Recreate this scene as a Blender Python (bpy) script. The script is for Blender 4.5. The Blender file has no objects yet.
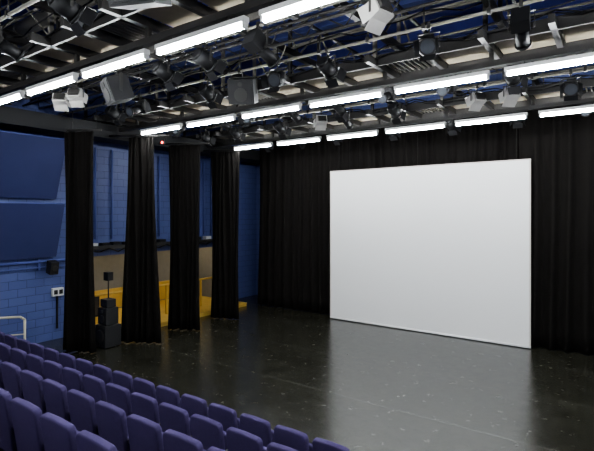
import bpy, math, random
from mathutils import Vector, Matrix, Euler
random.seed(4)
scene=bpy.context.scene
COL=scene.collection
try: scene.view_settings.look='AgX - Medium High Contrast'
except Exception as e: print(e)

# ---------------------------------------------------------------- materials
def new_mat(name, col=(0.5,0.5,0.5), rough=0.6, metal=0.0, spec=0.5, noise=0.0, nscale=6.0, bump=0.0, bscale=60.0, sheen=0.0):
    m=bpy.data.materials.new(name); m.use_nodes=True
    nt=m.node_tree; b=nt.nodes['Principled BSDF']
    b.inputs['Base Color'].default_value=(*col,1)
    b.inputs['Roughness'].default_value=rough
    b.inputs['Metallic'].default_value=metal
    b.inputs['Specular IOR Level'].default_value=spec
    if sheen:
        b.inputs['Sheen Weight'].default_value=sheen
        b.inputs['Sheen Tint'].default_value=(min(1,col[0]*4),min(1,col[1]*4),min(1,col[2]*4),1)
    tc=nt.nodes.new('ShaderNodeTexCoord')
    if noise>0:
        n=nt.nodes.new('ShaderNodeTexNoise'); n.inputs['Scale'].default_value=nscale; n.inputs['Detail'].default_value=5
        r=nt.nodes.new('ShaderNodeMix'); r.data_type='RGBA'
        r.inputs[6].default_value=(*[c*(1-noise) for c in col],1)
        r.inputs[7].default_value=(*[min(1,c*(1+noise)) for c in col],1)
        nt.links.new(tc.outputs['Object'],n.inputs['Vector'])
        nt.links.new(n.outputs['Fac'],r.inputs[0]); nt.links.new(r.outputs[2],b.inputs['Base Color'])
    if bump>0:
        n2=nt.nodes.new('ShaderNodeTexNoise'); n2.inputs['Scale'].default_value=bscale; n2.inputs['Detail'].default_value=3
        bp=nt.nodes.new('ShaderNodeBump'); bp.inputs['Strength'].default_value=bump; bp.inputs['Distance'].default_value=0.01
        nt.links.new(tc.outputs['Object'],n2.inputs['Vector'])
        nt.links.new(n2.outputs['Fac'],bp.inputs['Height']); nt.links.new(bp.outputs[0],b.inputs['Normal'])
    return m
def emis_mat(name,col,st):
    m=bpy.data.materials.new(name); m.use_nodes=True
    b=m.node_tree.nodes['Principled BSDF']
    b.inputs['Base Color'].default_value=(0.8,0.8,0.8,1)
    b.inputs['Emission Color'].default_value=(*col,1); b.inputs['Emission Strength'].default_value=st
    return m
def brick_mat(name,c1,c2,mortar,axis='x',rough=0.45):
    m=bpy.data.materials.new(name); m.use_nodes=True
    nt=m.node_tree; b=nt.nodes['Principled BSDF']; b.inputs['Roughness'].default_value=rough
    tc=nt.nodes.new('ShaderNodeTexCoord'); sp=nt.nodes.new('ShaderNodeSeparateXYZ'); cb=nt.nodes.new('ShaderNodeCombineXYZ')
    nt.links.new(tc.outputs['Object'],sp.inputs[0])
    nt.links.new(sp.outputs['Y' if axis=='x' else 'X'],cb.inputs[0]); nt.links.new(sp.outputs['Z'],cb.inputs[1])
    br=nt.nodes.new('ShaderNodeTexBrick')
    br.inputs['Color1'].default_value=(*c1,1); br.inputs['Color2'].default_value=(*c2,1); br.inputs['Mortar'].default_value=(*mortar,1)
    br.inputs['Scale'].default_value=1.0; br.inputs['Brick Width'].default_value=0.44; br.inputs['Row Height'].default_value=0.215
    br.inputs['Mortar Size'].default_value=0.008
    nt.links.new(cb.outputs[0],br.inputs['Vector']); nt.links.new(br.outputs['Color'],b.inputs['Base Color'])
    bp=nt.nodes.new('ShaderNodeBump'); bp.invert=True; bp.inputs['Strength'].default_value=0.6; bp.inputs['Distance'].default_value=0.01
    nt.links.new(br.outputs['Fac'],bp.inputs['Height']); nt.links.new(bp.outputs[0],b.inputs['Normal'])
    return m
def floor_mat():
    m=bpy.data.materials.new('stage_vinyl'); m.use_nodes=True
    nt=m.node_tree; b=nt.nodes['Principled BSDF']
    tc=nt.nodes.new('ShaderNodeTexCoord'); sp=nt.nodes.new('ShaderNodeSeparateXYZ'); nt.links.new(tc.outputs['Object'],sp.inputs[0])
    def math_(op,a,bv=None):
        n=nt.nodes.new('ShaderNodeMath'); n.operation=op
        for i,v in enumerate((a,bv)):
            if v is None: continue
            if isinstance(v,(int,float)): n.inputs[i].default_value=v
            else: nt.links.new(v,n.inputs[i])
        return n.outputs[0]
    def noise(scale,det,ro,vec=None,dist=0):
        n=nt.nodes.new('ShaderNodeTexNoise'); n.inputs['Scale'].default_value=scale; n.inputs['Detail'].default_value=det; n.inputs['Roughness'].default_value=ro; n.inputs['Distortion'].default_value=dist
        nt.links.new(vec if vec else tc.outputs['Object'],n.inputs['Vector']); return n.outputs['Fac']
    def seam(coord,period,off,w):
        t=math_('ADD',coord,off); t=math_('DIVIDE',t,period); t=math_('FRACT',t); t=math_('SUBTRACT',t,0.5); t=math_('ABSOLUTE',t)
        return math_('LESS_THAN',t,w/period)
    wob=math_('ADD',sp.outputs['Y'],math_('MULTIPLY',noise(0.4,1,0.5),0.06))
    s=seam(wob,2.1,1.82,0.018)
    s=math_('MULTIPLY',s,math_('ADD',0.1,math_('MULTIPLY',noise(2.5,4,0.8),0.8)))
    mp=nt.nodes.new('ShaderNodeMapping'); mp.inputs['Rotation'].default_value=(0,0,0.5); mp.inputs['Scale'].default_value=(0.5,2.2,1); nt.links.new(tc.outputs['Object'],mp.inputs[0])
    a=noise(1.6,3,0.5,mp.outputs[0],0.6); a=math_('ABSOLUTE',math_('SUBTRACT',a,0.5)); a=math_('LESS_THAN',a,0.0035)
    g=math_('GREATER_THAN',noise(1.3,2,0.5),0.50); sc=math_('MULTIPLY',math_('MULTIPLY',a,g),0.35)
    sm=math_('MAXIMUM',s,sc)
    n2=noise(4.5,8,0.75)
    cr=nt.nodes.new('ShaderNodeValToRGB'); cr.color_ramp.elements[0].position=0.33; cr.color_ramp.elements[1].position=0.70
    cr.color_ramp.elements[0].color=(0.012,0.0118,0.008,1); cr.color_ramp.elements[1].color=(0.034,0.033,0.024,1)
    nt.links.new(noise(1.4,10,0.78),cr.inputs[0])
    mx=nt.nodes.new('ShaderNodeMix'); mx.data_type='RGBA'; nt.links.new(sm,mx.inputs[0]); nt.links.new(cr.outputs[0],mx.inputs[6]); mx.inputs[7].default_value=(0.115,0.115,0.095,1)
    nt.links.new(mx.outputs[2],b.inputs['Base Color'])
    mr=nt.nodes.new('ShaderNodeMapRange'); mr.inputs[1].default_value=0.3; mr.inputs[2].default_value=0.7; mr.inputs[3].default_value=0.16; mr.inputs[4].default_value=0.30
    nt.links.new(n2,mr.inputs[0]); nt.links.new(mr.outputs[0],b.inputs['Roughness'])
    b.inputs['IOR'].default_value=1.9
    bp=nt.nodes.new('ShaderNodeBump'); bp.inputs['Strength'].default_value=0.12; bp.inputs['Distance'].default_value=0.004
    nt.links.new(n2,bp.inputs['Height']); nt.links.new(bp.outputs[0],b.inputs['Normal'])
    return m

M={}
M['floor']=floor_mat()
bc=((0.085,0.112,0.28),(0.095,0.125,0.30),(0.050,0.066,0.18))
M['brick']=brick_mat('blue_blockwork',*bc)
M['brickY']=brick_mat('blue_blockwork_back',*bc,axis='y')
M['black']=new_mat('black_paint',(0.012,0.012,0.013),0.7,noise=0.2)
M['wallgrey']=new_mat('dark_wall_paint',(0.05,0.055,0.10),0.7,noise=0.15)
M['ceil']=new_mat('blue_ceiling_paint',(0.065,0.080,0.36),0.8,noise=0.3,nscale=1.5)
M['panel']=new_mat('blue_panel_paint',(0.036,0.045,0.130),0.45,noise=0.12,nscale=2)
M['pipeblue']=new_mat('blue_pipe_paint',(0.10,0.13,0.35),0.4,noise=0.1)
M['steel']=new_mat('dark_steel',(0.035,0.033,0.031),0.45,metal=0.2,noise=0.3)
M['galv']=new_mat('galvanised_steel',(0.27,0.255,0.22),0.45,metal=0.35,noise=0.3,nscale=10)
M['cream']=new_mat('cream_board',(0.46,0.40,0.29),0.7,noise=0.4,nscale=2.5)
M['white']=new_mat('white_enamel',(0.72,0.72,0.70),0.4,noise=0.05)
M['offwhite']=new_mat('lantern_grey_enamel',(0.38,0.37,0.35),0.45,noise=0.1)
M['bodyblack']=new_mat('lamp_black',(0.012,0.012,0.013),0.55,spec=0.3,noise=0.2)
M['glass']=new_mat('lamp_lens',(0.06,0.065,0.075),0.15,spec=0.5,noise=0.1)
M['drape']=new_mat('black_serge',(0.0085,0.0074,0.0066),0.95,spec=0.12,noise=0.3,nscale=3,bump=0.25,bscale=200,sheen=0.06)
M['screen']=new_mat('projection_screen_vinyl',(0.70,0.70,0.69),0.8,spec=0.2,noise=0.008,nscale=1)
M['frame']=new_mat('screen_edge',(0.5,0.46,0.42),0.5,noise=0.05)
M['seat']=new_mat('violet_blue_fabric',(0.054,0.042,0.105),0.9,spec=0.2,noise=0.18,nscale=25,bump=0.5,bscale=260,sheen=0.25)
M['seatdark']=new_mat('seat_plastic',(0.012,0.012,0.018),0.45,noise=0.2)
M['carpet']=new_mat('riser_carpet',(0.012,0.011,0.018),0.95,noise=0.3,nscale=30,bump=0.5,bscale=200)
M['yellow']=new_mat('yellow_board',(0.64,0.42,0.09),0.5,noise=0.15,nscale=4)
M['creamwall']=new_mat('cream_wall',(0.22,0.21,0.19),0.7,noise=0.15)
M['rail']=new_mat('cream_handrail',(0.55,0.51,0.38),0.4,noise=0.05)
M['box']=new_mat('speaker_black',(0.012,0.012,0.013),0.6,noise=0.2,bump=0.3)
M['tube']=emis_mat('fluorescent_tube_glow',(0.93,0.97,1.0),148)
M['warm']=emis_mat('warm_bulkhead_glow',(1.0,0.86,0.6),17)
M['red']=emis_mat('red_indicator',(1.0,0.04,0.02),12)

# ---------------------------------------------------------------- mesh builder
class MB:
    def __init__(s): s.v=[]; s.f=[]; s.m=[]; s.sm=[]
    def box(s,c,size,mat=0,rot=None):
        c=Vector(c); R=(rot if isinstance(rot,Matrix) else Euler(rot).to_matrix()) if rot is not None else Matrix.Identity(3)
        n=len(s.v); h=[x/2 for x in size]
        for x in(-1,1):
            for y in(-1,1):
                for z in(-1,1): s.v.append(c+R@Vector((x*h[0],y*h[1],z*h[2])))
        for q in((0,1,3,2),(4,6,7,5),(0,4,5,1),(2,3,7,6),(0,2,6,4),(1,5,7,3)):
            s.f.append([n+i for i in q]); s.m.append(mat); s.sm.append(False)
    def bb(s,x0,x1,y0,y1,z0,z1,mat=0): s.box(((x0+x1)/2,(y0+y1)/2,(z0+z1)/2),(x1-x0,y1-y0,z1-z0),mat)
    def tube(s,p0,p1,r,mat=0,seg=8,r1=None,cap=True):
        p0=Vector(p0);p1=Vector(p1); d=(p1-p0)
        if d.length<1e-6: return
        d.normalize(); a=d.orthogonal().normalized(); b=d.cross(a)
        if r1 is None: r1=r
        n=len(s.v)
        for p,rr in((p0,r),(p1,r1)):
            for i in range(seg):
                t=2*math.pi*i/seg; s.v.append(p+(a*math.cos(t)+b*math.sin(t))*rr)
        for i in range(seg):
            j=(i+1)%seg; s.f.append([n+i,n+j,n+seg+j,n+seg+i]); s.m.append(mat); s.sm.append(True)
        if cap:
            s.f.append([n+i for i in range(seg)][::-1]); s.m.append(mat); s.sm.append(False)
            s.f.append([n+seg+i for i in range(seg)]); s.m.append(mat); s.sm.append(False)
    def path(s,pts,r,mat=0,seg=6):
        for a,b in zip(pts[:-1],pts[1:]): s.tube(a,b,r,mat,seg)
    def quad(s,pts,mat=0):
        n=len(s.v); s.v+= [Vector(p) for p in pts]; s.f.append([n+i for i in range(len(pts))]); s.m.append(mat); s.sm.append(False)
    def mesh(s,name,mats):
        me=bpy.data.meshes.new(name); me.from_pydata([tuple(v) for v in s.v],[],s.f)
        for k in mats: me.materials.append(M[k])
        me.polygons.foreach_set('material_index',s.m); me.polygons.foreach_set('use_smooth',s.sm); me.update()
        return me
    def obj(s,name,mats,bevel=0,loc=None):
        o=bpy.data.objects.new(name,s.mesh(name,mats)); COL.objects.link(o)
        if loc: o.location=loc
        if bevel:
            b=o.modifiers.new('Bevel','BEVEL'); b.width=bevel; b.segments=2; b.limit_method='ANGLE'
        return o

# ---------------------------------------------------------------- room constants
XL,XR=-12.7,6.5; YB,YF=-4.0,15.0; ZC=8.4; H=3.45; D=13.0
b=MB(); b.bb(XL-2.2,XR,YB,YF,-0.2,0); b.obj('floor',['floor'])
b=MB(); b.bb(XL-2.2,XR,YB,YF,ZC,ZC+0.2); b.obj('ceiling',['ceil'])
b=MB()
oy0,oy1,oz=7.0,13.0,2.2
b.bb(XL-0.25,XL,YB,oy0,0,ZC); b.bb(XL-0.25,XL,oy1,YF,0,ZC); b.bb(XL-0.25,XL,oy0,oy1,oz,ZC)
b.obj('wall_left',['brick'])
b=MB()
b.bb(XL-1.9,XL-1.8,oy0-0.1,oy1+0.1,0,oz+0.3,0)
b.bb(XL-1.8,XL-0.25,oy0-0.1,oy0,0,oz+0.3,0); b.bb(XL-1.8,XL-0.25,oy1,oy1+0.1,0,oz+0.3,0)
b.bb(XL-1.8,XL-0.25,oy0,oy1,oz+0.2,oz+0.3,0)
b.bb(XL-1.8,XL-1.77,oy0,oy1,0.15,0.85,1)
b.obj('wall_alcove',['creamwall','yellow'])
PXE=-11.45
b=MB()
y=oy0+0.05
while y<oy1-0.1:
    b.bb(XL-1.75,PXE,y,min(y+0.595,oy1-0.05),0.09,0.13,0); y+=0.6
b.bb(PXE-0.04,PXE,oy0+0.05,oy1-0.05,0.002,0.09,0); b.bb(PXE-0.01,PXE+0.02,oy0+0.05,oy1-0.05,0.08,0.14,0)
for y in (7.3,8.8,10.3,11.8): b.bb(-12.6,PXE-0.1,y,y+0.06,0.002,0.09,0)
b.obj('wooden_platform',['yellow'],bevel=0.003)
b=MB(); b.bb(XL-2.2,XR,YF,YF+0.2,0,ZC); b.obj('wall_back',['brickY'])
b=MB(); b.bb(XR,XR+0.2,YB,YF,0,ZC); b.obj('wall_right',['brick'])
b=MB(); b.bb(XL-0.25,XR,YB-0.2,YB,0,ZC); b.obj('wall_rear',['wallgrey'])

b=MB()
for y in (8.2,10.2,12.2):
    b.box((XL-1.0,y,oz+0.15),(0.22,0.9,0.1),0); b.box((XL-1.0,y,oz+0.085),(0.16,0.8,0.03),1)
b.obj('alcove_ceiling_lamp',['white','warm'])
b=MB()
yy=7.3
while yy<12.0:
    for p in (yy+0.03,yy+1.27): b.bb(-12.36,-12.30,p-0.03,p+0.03,0.132,1.1,0)
    yy+=1.38
b.tube((-12.33,7.3,1.1),(-12.33,12.8,1.1),0.035,0)
b.obj('yellow_barrier',['yellow'],bevel=0.006)
b=MB()
for (y,w,h,d) in ((7.9,0.55,0.8,0.5),(9.9,0.45,1.1,0.5),(12.2,0.4,1.2,0.5)):
    b.bb(XL-1.6,XL-1.6+d,y,y+w,0.135,h,0); b.bb(XL-1.6+d,XL-1.59+d,y+0.05,y+w-0.05,0.2,h-0.06,1)
    for q in (0.06,w-0.06): b.bb(XL-1.6+d,XL-1.58+d,y+q-0.02,y+q+0.02,h-0.12,h-0.04,1)
b.obj('flight_cases',['box','steel'],bevel=0.01)

def slab(b,p,th,mat=0):
    P=[Vector(q) for q in p]; n=(P[1]-P[0]).cross(P[3]-P[0]).normalized()*th
    Q=[q+n for q in P]; b.quad(P[::-1],mat); b.quad(Q,mat)
    for i in range(4):
        j=(i+1)%4; b.quad([P[i],P[j],Q[j],Q[i]],mat)
for (y0,y1) in ((1.2,3.75),(3.9,6.42)):
    for (z0,z1,xb,xt) in ((3.87,5.42,-12.60,-12.02),(2.30,3.72,-12.60,-12.15)):
        b=MB()
        slab(b,[(xb,y0,z0),(xb,y1,z0),(xt,y1,z1),(xt,y0,z1)],0.04,0)
        b.tube((xt,y0,z1),(xt,y1,z1),0.022,2); b.tube((xb,y0,z0),(xb,y1,z0),0.022,2); b.tube((xb,y1,z0),(xt,y1,z1),0.022,2)
        X0=XL+0.01
        b.tube((xt-0.03,y0+.3,z1-0.08),(X0,y0+.3,z1-0.08),0.02,1); b.tube((xt-0.03,y1-.3,z1-0.08),(X0,y1-.3,z1-0.08),0.02,1)
        b.obj('acoustic_panel',['panel','steel','pipeblue'])
b=MB()
b.tube((XL+0.08,-1,2.18),(XL+0.08,6.8,2.18),0.035,0); b.tube((XL+0.07,-1,2.02),(XL+0.07,6.75,2.02),0.02,0)
for y in (0,1.5,3,4.5,6): b.box((XL+0.05,y,2.1),(0.08,0.05,0.3),0)
b.obj('wall_pipe',['pipeblue'])
b=MB()
for y in (6.9,9.2,11.7,13.4):
    b.bb(XL+0.005,XL+0.14,y-0.07,y+0.07,2.65 if 7<y<13.3 else 0.01,ZC-0.4,0)
for y in (7.6,8.15,9.9,11.9,12.3): b.tube((XL+0.06,y,2.7),(XL+0.06,y,5.4),0.03,0)
b.obj('wall_conduit',['pipeblue'])
b=MB()
b.bb(XL+0.005,XL+0.28,7.0,13.3,2.40,2.44,0); b.bb(XL+0.26,XL+0.28,7.0,13.3,2.44,2.52,0)
for i,y in enumerate((7.35,7.75,8.1,8.5,9.4,9.8,10.9,11.4,11.9,12.6)):
    h=random.uniform(0.14,0.20); b.bb(XL+0.01,XL+0.2,y,y+0.26,2.44,2.44+h,1 if i%4 else 2)
b.path([(XL+0.3,y*0.1,2.38+0.06*math.sin(y*0.9)) for y in range(70,133,3)],0.018,1)
b.obj('cable_tray',['steel','bodyblack','white'])
b=MB()
b.bb(XL+0.002,XL+0.10,6.35,6.65,1.20,1.42,0); b.bb(XL+0.1,XL+0.11,6.38,6.48,1.25,1.37,1); b.bb(XL+0.1,XL+0.11,6.52,6.62,1.25,1.37,1)
b.bb(XL+0.002,XL+0.05,6.48,6.52,0.3,1.2,1)
b.obj('wall_socket_box',['white','bodyblack'],bevel=0.005)
b=MB(); b.box((XL+0.28,6.25,2.02),(0.24,0.22,0.34),0,(0,0.2,0)); b.tube((XL+0.002,6.25,2.05),(XL+0.2,6.25,2.05),0.025,0); b.tube((XL+0.38,6.25,2.0),(XL+0.41,6.25,1.995),0.08,1,14)
b.obj('wall_speaker',['box','steel'],bevel=0.01)
b=MB()
b.path([(-11.75,2.0,1.6),(-11.75,4.4,1.08),(-11.75,5.15,0.98),(-11.75,5.25,0.9),(-11.75,5.25,0.0)],0.028,0,10)
b.tube((-11.75,3.6,1.24),(-11.75,3.6,0.0),0.02,0); b.tube((-11.75,2.0,0.95),(-11.75,5.25,0.55),0.015,0)
b.obj('aisle_handrail',['rail'])

# ---------------------------------------------------------------- curtains
def curtain(name,p0,p1,z0,z1,pl,amp,top=0.88,bot=1.0,nz=14,mat='drape',ph=0.0,seed=1):
    p0=Vector((p0[0],p0[1],0)); p1=Vector((p1[0],p1[1],0)); L=(p1-p0).length; d=(p1-p0)/L; nrm=Vector((-d.y,d.x,0))
    n=max(8,int(pl*10)); V=[];F=[]
    rnd=random.Random(seed); w=[rnd.uniform(0.35,1.4) for _ in range(int(pl)+3)]
    k=[rnd.uniform(-1,1) for _ in range(8)]
    cuts=[0]
    for i in range(int(pl)): cuts.append(cuts[-1]+rnd.uniform(0.5,1.5))
    tot=cuts[-1]; cuts=[c/tot for c in cuts]
    def tmap(u):
        for i in range(len(cuts)-1):
            if u<=cuts[i+1]+1e-9: return i+(u-cuts[i])/(cuts[i+1]-cuts[i])
        return len(cuts)-1
    for j in range(nz+1):
        s=j/nz; z=z1+(z0-z1)*s; fl=top+(bot-top)*s
        for i in range(n+1):
            u=i/n; t=tmap(u); i0=int(t); fr=t-i0
            ww=w[i0]*(1-fr)+w[min(i0+1,len(w)-1)]*fr
            a=amp*ww*(0.6+0.4*s)
            off=a*math.sin(2*math.pi*t+ph+0.4*math.sin(s*3+k[0]+u*6))+0.25*a*math.sin(4*math.pi*t+2*s*k[1]+1)
            uu=(u-0.5)*fl+0.5+0.04/L*math.sin(s*4+u*9+k[2])
            P=p0+d*(uu*L)+nrm*off
            V.append((P.x,P.y,z+(0.008*math.sin(t*3) if j==nz else 0)))
    for j in range(nz):
        for i in range(n):
            a=j*(n+1)+i; F.append((a,a+1,a+n+2,a+n+1))
    me=bpy.data.meshes.new(name); me.from_pydata(V,[],F); me.materials.append(M[mat])
    for p in me.polygons: p.use_smooth=True
    o=bpy.data.objects.new(name,me); COL.objects.link(o)
    so=o.modifiers.new('Solid','SOLIDIFY'); so.thickness=0.006
    return o
curtain('leg_curtain',(-11.40,6.0),(-10.68,6.38),0.02,5.5,4,0.08,0.97,1.02,seed=2)
curtain('leg_curtain',(-10.85,7.35),(-10.05,7.82),0.02,5.5,5,0.09,0.80,1.12,seed=3)
curtain('leg_curtain',(-11.0,8.95),(-10.15,9.4),0.02,5.5,6,0.08,0.95,1.05,seed=5)
curtain('leg_curtain',(-11.05,10.75),(-10.2,11.15),0.02,5.5,6,0.08,0.98,1.05,seed=7)
curtain('back_curtain',(-11.28,13.45),(-1.5,13.45),0.02,6.3,34,0.10,1.0,1.0,seed=11)
curtain('back_curtain',(-2.2,13.28),(6.3,13.28),0.02,6.3,27,0.10,1.0,1.0,seed=13)
for (x0,y0,x1,y1,z) in ((-11.28,6.05,-10.5,6.48,5.54),(-11.2,7.14,-9.8,7.98,5.54),(-11.27,8.8,-9.9,9.53,5.54),(-11.27,10.63,-9.9,11.3,5.54),(-11.25,13.36,6.3,13.36,6.36)):
    b=MB(); b.tube((x0,y0,z),(x1,y1,z),0.03,0)
    for q in (0.15,0.85):
        X=x0+(x1-x0)*q; Y=y0+(y1-y0)*q; b.tube((X,Y,z),(X,Y,z+0.5),0.01,0)
    b.obj('curtain_track',['steel'])

# ---------------------------------------------------------------- screen
sx0,sx1,sz0,sz1=-0.5998*D,-0.1456*D,0.05,H+0.1064*D
b=MB()
b.bb(sx0,sx1,D,D+0.02,sz0,sz1,0)
t=0.03
b.bb(sx0-t,sx0,D-0.01,D+0.03,sz0,sz1+t,1); b.bb(sx1,sx1+t,D-0.01,D+0.03,sz0,sz1+t,1)
b.bb(sx0,sx1,D-0.01,D+0.03,sz1,sz1+t,1); b.tube((sx0-t,D+0.01,sz0-0.01),(sx1+t,D+0.01,sz0-0.01),0.035,0,10)
for x in (sx0+0.3,(sx0+sx1)/2,sx1-0.3): b.tube((x,D+0.01,sz1+t),(x,D+0.01,6.3),0.003,2)
b.obj('projection_screen',['screen','frame','steel'])

# ---------------------------------------------------------------- seating
def seat_mesh():
    import bmesh
    bm=bmesh.new()
    def pad(w0,w1,h,th,r,M4,mi,bev=0.018,crown=0.008):
        pts=[(-w0/2,0),(w0/2,0)]
        seg=5
        for i in range(seg+1):
            a=math.pi/2*i/seg; pts.append((w1/2-r+r*math.cos(a),h-r+r*math.sin(a)))
        pts.append((0,h+crown))
        for i in range(seg+1):
            a=math.pi/2+math.pi/2*i/seg; pts.append((-w1/2+r+r*math.cos(a),h-r+r*math.sin(a)))
        vs=[bm.verts.new((x,-th/2,z)) for x,z in pts]; f=bm.faces.new(vs)
        e=bmesh.ops.extrude_face_region(bm,geom=[f]); nv=[g for g in e['geom'] if isinstance(g,bmesh.types.BMVert)]
        bmesh.ops.translate(bm,verts=nv,vec=(0,th,0))
        allv=list(set(vs+nv)); fs=set()
        for v in allv: fs.update(v.link_faces)
        caps=[x for x in fs if len(x.verts)>6]; ed=set()
        for c in caps: ed.update(c.edges)
        r_=bmesh.ops.bevel(bm,geom=list(ed),offset=bev,segments=3,affect='EDGES',profile=0.5)
        seen=set(); st=[v for v in allv if v.is_valid] or [r_['verts'][0]]
        while st:
            v=st.pop()
            if v in seen: continue
            seen.add(v)
            for e_ in v.link_edges: st.append(e_.other_vert(v))
        for v in seen: v.co=M4@v.co
        ff=set()
        for v in seen: ff.update(v.link_faces)
        for x in ff: x.material_index=mi; x.smooth=True
    R=Matrix.Rotation(math.radians(8),4,'X')
    pad(0.45,0.465,0.60,0.070,0.055,Matrix.Translation((0,-0.02,0.33))@R,0)
    pad(0.42,0.42,0.34,0.07,0.05,Matrix.Translation((0,0.09,0.36))@Matrix.Rotation(math.radians(-6),4,'X'),0)
    me=bpy.data.meshes.new('seatpads'); bmesh.ops.recalc_face_normals(bm,faces=bm.faces); bm.to_mesh(me); bm.free()
    mb=MB()
    for v in me.vertices: mb.v.append(v.co.copy())
    for p in me.polygons: mb.f.append(list(p.vertices)); mb.m.append(p.material_index); mb.sm.append(True)
    for x in (-0.255,0.255):
        mb.box((x,0.06,0.30),(0.03,0.10,0.58),1); mb.box((x,0.06,0.015),(0.034,0.26,0.03),1)
        mb.box((x,0.08,0.61),(0.036,0.26,0.035),1)
    mb.tube((-0.25,0.05,0.37),(0.25,0.05,0.37),0.02,1)
    return mb.mesh('theatre_seat',['seat','seatdark'])
sm=seat_mesh()
rows=[(4.43,0.0),(3.62,0.28),(2.81,0.57),(2.0,0.87),(1.19,1.18)]
b=MB()
for i,(y,z) in enumerate(rows):
    if z>0:
        y1=y+0.40; y0=(y-0.41) if i<len(rows)-1 else YB+0.02
        b.bb(-11.2,3.4,y0,y1,0.001,z,0); b.bb(-11.2,3.4,y1-0.03,y1+0.003,z-0.03,z+0.004,1)
b.obj('seating_tier',['carpet','seatdark'])
for i,(y,z) in enumerate(rows):
    for k in range(26):
        x=-10.85+0.55*k
        if i==4 and x>2.3: continue
        o=bpy.data.objects.new('theatre_seat',sm); COL.objects.link(o)
        o.location=(x+random.uniform(-.004,.004),y,z+0.006)
        o.rotation_euler=(0,0,random.uniform(-.015,.015))

# ---------------------------------------------------------------- PA speaker stack
b=MB()
b.box((-10.95,6.95,0.29),(0.46,0.46,0.55),0); b.box((-10.95,6.95,0.80),(0.36,0.36,0.42),0)
for (z,r,w) in ((0.3,0.17,0.235),(0.74,0.10,0.185),(0.92,0.05,0.185)):
    b.tube((-10.95,6.95-w+0.01,z),(-10.95,6.95-w-0.012,z),r,1,18,r*0.9)
b.box((-10.95,6.95-0.235,0.53),(0.42,0.01,0.03),1)
for dx in (-.17,.17):
    for dy in (-.17,.17): b.tube((-10.95+dx,6.95+dy,0),(-10.95+dx,6.95+dy,0.02),0.02,1)
b.box((-10.95,6.95,0.58),(0.3,0.3,0.03),1)
b.box((-11.0,6.98,1.12),(0.30,0.26,0.2),0)
b.tube((-11.1,7.05,1.2),(-11.1,7.05,1.7),0.018,1); b.box((-11.1,7.05,1.8),(0.2,0.16,0.22),0)
b.obj('loudspeaker_stack',['box','steel'],bevel=0.008)

# ---------------------------------------------------------------- lighting grid
PITCH=1.765; LX=[-10.24+PITCH*i for i in range(0,10)]
RY=[0.24,3.85,7.46,11.0]
GX0,GX1=-12.4,6.3
def fluor():
    m=MB(); L=1.53
    m.box((0,0,0.075),(L+0.02,0.09,0.06),0)
    m.tube((-L/2+0.03,0,0),(L/2-0.03,0,0),0.026,1,10)
    for x in (-L/2+0.015,L/2-0.015): m.box((x,0,0.02),(0.03,0.07,0.09),0)
    for x in (-0.5,0.5): m.tube((x,0,0.1),(x,0,0.15),0.01,2)
    return m.mesh('fluorescent_light',['white','tube','steel'])
fm=fluor()
for r,y in enumerate(RY):
    for i,x in enumerate(LX):
        if x+1.55>6.3: continue
        o=bpy.data.objects.new('fluorescent_light',fm); COL.objects.link(o); o.location=(x+0.765,y,5.55)
def catwalk(y,zd=6.05):
    m=MB(); y0,y1=y-0.40,y+0.62
    m.bb(-11.2,GX1,y-0.05,y+0.05,5.70,5.79,0)
    for yy in (y0,y1):
        m.bb(GX0,GX1,yy-0.02,yy+0.02,zd-0.12,zd+0.06,0)
        m.tube((GX0,yy,zd+0.55),(GX1,yy,zd+0.55),0.022,1); m.tube((GX0,yy,zd+1.05),(GX1,yy,zd+1.05),0.025,1)
    x=GX0+0.2; k=0
    while x<GX1-0.9:
        m.bb(x-0.04,x+0.04,y0-0.3,y1+0.3,zd-0.12,zd+0.0,0)
        if k%2==0:
            for yy in (y0,y1): m.bb(x-0.03,x+0.03,yy-0.03,yy+0.03,zd,zd+1.1,1 if k%4 else 0)
            m.bb(x-0.03,x+0.03,y-0.03,y+0.03,5.75,zd,0)
        if (k*7+int(y*3))%4!=0: m.bb(x+0.06,x+0.82,y0+0.05,y1-0.05,zd,zd+0.03,2)
        else:
            for g in range(9): m.bb(x+0.05+g*0.09,x+0.075+g*0.09,y0+0.05,y1-0.05,zd,zd+0.03,1)
        if k%3!=1: m.bb(x+0.05,x+PITCH/2-0.05,y1-0.03,y1-0.01,zd+0.06,zd+0.26,2)
        if k%4==2: m.bb(x+0.2,x+0.65,y1+0.04,y1+0.26,zd-0.02,zd+0.34,3)
        x+=PITCH/2; k+=1
    for c in range(6):
        ph=random.uniform(0,6); yy=random.choice((y0-0.05,y1+0.05,y0-0.08)); zz=random.uniform(zd-0.1,zd+0.5)
        m.path([(GX0+0.3*i,yy,zz+0.06*math.sin(i*1.1+ph)+0.03*math.sin(i*2.3)) for i in range(int((GX1-GX0)/0.3))],0.012,3,5)
    return m.obj('lighting_catwalk',['steel','galv','cream','bodyblack'])
for y in RY: catwalk(y)
b=MB(); b.bb(XL+0.16,-11.38,YB+0.05,YF-0.1,5.58,5.75,0); b.bb(-11.40,-11.32,YB+0.05,YF-0.1,5.5,5.88,0)
b.obj('perimeter_walkway',['black'])
b=MB()
for i,x in enumerate([-10.24-0.12+PITCH*i for i in range(0,10)]):
    b.bb(x-0.05,x+0.05,YB+0.05,13.0,6.42,6.54,0)
    b.bb(x-0.03,x+0.03,YB+0.05,13.0,7.20,7.25,0)
    y=YB+0.05
    while y<12.2:
        b.tube((x,y,6.52),(x,y+0.7,7.22),0.018,1,5); b.tube((x,y+0.7,7.22),(x,y+1.4,6.52),0.018,1,5); y+=1.4
b.obj('grid_joists',['steel','galv'])
PY=[]
for y in RY: PY+= [y+1.15,y+2.55]
PY=[y for y in PY if y<13]
b=MB()
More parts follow.
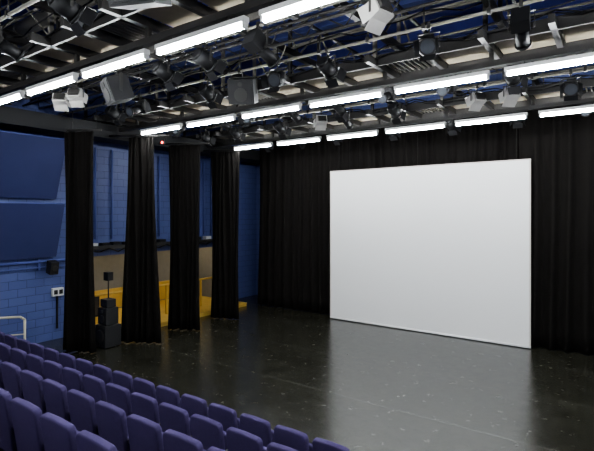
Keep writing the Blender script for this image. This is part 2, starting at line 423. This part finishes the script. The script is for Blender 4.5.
for y in PY:
    b.tube((GX0,y,6.12),(GX1,y,6.12),0.026,1)
    x=-12
    while x<6.2:
        b.tube((x,y,6.12),(x,y,6.42),0.012,0); b.box((x,y,6.13),(0.05,0.08,0.08),0); x+=PITCH/2
b.obj('lantern_pipes',['steel','galv'])
b=MB()
for y in (RY[1]+1.85,RY[2]+1.85):
    for (dy,z) in ((-0.2,6.2),(0.2,6.2),(0,6.39)): b.tube((GX0,y+dy,z),(GX1,y+dy,z),0.026,0)
    x=GX0
    while x<GX1-0.7:
        for dy in(-0.2,0.2):
            b.tube((x,y+dy,6.2),(x+0.35,y,6.39),0.012,0,5); b.tube((x+0.35,y,6.39),(x+0.7,y+dy,6.2),0.012,0,5)
        x+=0.7
b.obj('lattice_truss',['steel'])
b=MB()
for y in (-1.5,2.1,5.7,9.3,12.9):
    b.bb(XL+.02,XR-.02,y-0.1,y+0.1,8.37,8.39,0); b.bb(XL+.02,XR-.02,y-0.015,y+0.015,7.9,8.38,0); b.bb(XL+.02,XR-.02,y-0.1,y+0.1,7.87,7.9,0)
b.obj('ceiling_beams',['pipeblue'])
b=MB()
for y in (4.8,12.0):
    b.tube((GX0,y,7.55),(GX1,y,7.55),0.16,0,16)
    x=GX0
    while x<GX1: b.tube((x,y,7.55),(x+0.04,y,7.55),0.175,0,16); x+=1.5
b.obj('air_duct',['galv'])
b=MB()
for i in range(40):
    x=random.uniform(-11.0,5); y=random.choice(PY)+random.uniform(-0.1,0.1); L=random.uniform(0.6,1.8); s=random.uniform(0.05,0.12); k=random.choice((0,0,0,1))
    dy=random.uniform(-0.5,0.5)
    b.path([(x+L*t/8,y+dy*t/8,6.15-4*s*(t/8)*(1-t/8)) for t in range(9)],0.011,k,5)
b.obj('lantern_cables',['bodyblack','galv'])

def lantern(kind):
    m=MB()
    m.box((0,0,0),(0.05,0.09,0.10),1); m.tube((0,0,-0.04),(0,0,-0.12),0.012,1)
    w=0.17
    m.box((0,0,-0.125),(2*w+0.03,0.035,0.012),1)
    for s in(-1,1): m.box((s*w,0,-0.24),(0.010,0.035,0.24),1)
    R=Matrix.Rotation(math.radians(-25),3,'X')
    C=Vector((0,0,-0.32))
    def P(x,y,z): return C+R@Vector((x,y,z))
    if kind=='fresnel':
        m.tube(P(0,-0.17,0),P(0,0.12,0),0.13,0,16,0.135); m.tube(P(0,-0.21,0),P(0,-0.17,0),0.09,0,16,0.13)
        m.tube(P(0,0.12,0),P(0,0.16,0),0.145,0,16); m.tube(P(0,0.155,0),P(0,0.165,0),0.115,2,16)
        for (dx,dz) in [(0,1),(0,-1),(1,0),(-1,0)]:
            c=P(dx*0.165,0.24,dz*0.165)
            rot=R@ (Matrix.Rotation(math.radians(-22*dx),3,'Z') @ Matrix.Rotation(math.radians(22*dz),3,'X'))
            m.box(c,(0.008 if dx else 0.24,0.16,0.008 if dz else 0.24),0,rot)
        for k in range(4): m.box(P(0,-0.12+k*0.05,0.14),(0.14,0.02,0.03),0,R)
    elif kind=='profile':
        m.tube(P(0,-0.02,0),P(0,0.34,0),0.085,0,14,0.10); m.box(P(0,-0.12,0),(0.24,0.22,0.26),0,R)
        m.tube(P(0,0.34,0),P(0,0.37,0),0.115,0,14); m.tube(P(0,0.36,0),P(0,0.375,0),0.09,2,14)
        for k in range(4): m.box(P(0,-0.2+k*0.05,0.14),(0.2,0.02,0.03),0,R)
        for s in(-1,1): m.box(P(s*0.13,0.02,0),(0.05,0.03,0.1),1,R)
    else:
        m.box(P(0,-0.04,0),(0.32,0.16,0.24),0,R); m.box(P(0,-0.14,0),(0.24,0.05,0.16),1,R); m.box(P(0,0.045,0),(0.28,0.01,0.20),2,R)
        m.box(P(0,0.12,0.15),(0.32,0.18,0.008),0,R@Matrix.Rotation(math.radians(22),3,'X'))
        m.box(P(0,0.12,-0.15),(0.32,0.18,0.008),0,R@Matrix.Rotation(math.radians(-22),3,'X'))
        for s in(-1,1): m.box(P(s*0.175,0.1,0),(0.008,0.14,0.24),0,R@Matrix.Rotation(math.radians(-15*s),3,'Z'))
    return m
mb_=lantern('fresnel').mesh('stage_spotlight_black',['bodyblack','steel','glass'])
mp_=lantern('profile').mesh('profile_spotlight',['bodyblack','steel','glass'])
mw_=lantern('flood').mesh('floodlight',['offwhite','steel','glass'])
used=[]
def hang(me,nm,x,y,rz,s=0.95):
    o=bpy.data.objects.new(nm,me); COL.objects.link(o); o.location=(x,y,6.12); o.rotation_euler=(0,0,rz); o.scale=(s,s,s); used.append((x,y))
for (x,y,rz) in ((-2.45,10.01,0.9),(-1.8,10.01,0.7),(-6.3,10.01,0.8),(-2.35,5.0,1.3),(-9.6,5.0,0.8),(-9.0,5.0,0.6)):
    hang(mw_,'flood_lantern',x,y,rz,0.86)
def hspk():
    m=MB()
    m.tube((0,0,0.02),(0,0,-0.12),0.015,1); m.box((0,0,-0.12),(0.5,0.05,0.015),1)
    for s in (-1,1): m.box((s*0.25,0,-0.27),(0.012,0.05,0.3),1)
    R=Matrix.Rotation(math.radians(20),3,'X'); C=Vector((0,0,-0.36))
    m.box(C,(0.46,0.36,0.42),0,R)
    m.box(C+R@Vector((0,-0.185,0)),(0.40,0.012,0.36),0,R)
    m.tube(C+R@Vector((0,-0.185,-0.05)),C+R@Vector((0,-0.20,-0.05)),0.12,1,18)
    m.tube(C+R@Vector((0,-0.185,0.13)),C+R@Vector((0,-0.20,0.13)),0.04,1,12)
    return m.mesh('hanging_loudspeaker',['box','steel'])
hs=hspk()
for (x,y,rz) in ((-5.75,6.4,0.5),(-7.6,5.0,-0.3),(-3.9,2.79,0.4)): hang(hs,'hanging_loudspeaker',x,y,rz,1.05)
kinds=[(mb_,'stage_spotlight'),(mp_,'profile_spotlight'),(mb_,'stage_spotlight')]
for y in PY:
    if y<2: continue
    x=-10.6+random.uniform(0,1.2)
    while x<5.5:
        if all(abs(x-ux)>0.6 or abs(y-uy)>0.3 for ux,uy in used):
            me,nm=random.choice(kinds)
            hang(me,nm,x,y,random.choice((0,0,0,math.pi))+random.uniform(-.2,.2),random.uniform(0.84,0.94))
        x+=random.uniform(1.0,2.2)
b=MB(); b.box((-10.3,8.2,5.42),(0.12,0.05,0.10),0); b.tube((-10.3,8.2,5.47),(-10.3,8.2,5.9),0.008,0); b.tube((-10.3,8.17,5.42),(-10.3,8.15,5.42),0.03,1,12)
b.obj('red_indicator_lamp',['bodyblack','red'])

w=bpy.data.worlds.new('World'); scene.world=w; w.use_nodes=True
w.node_tree.nodes['Background'].inputs[0].default_value=(0.5,0.55,0.65,1); w.node_tree.nodes['Background'].inputs[1].default_value=0.05

cd=bpy.data.cameras.new('Camera'); cam=bpy.data.objects.new('Camera',cd); COL.objects.link(cam); scene.camera=cam
cam.location=(0,0,H); cam.rotation_euler=(math.radians(90),0,math.radians(35.2)); cd.sensor_width=36; cd.lens=458/594*36; cd.shift_y=-11.5/594
cd.clip_start=0.05
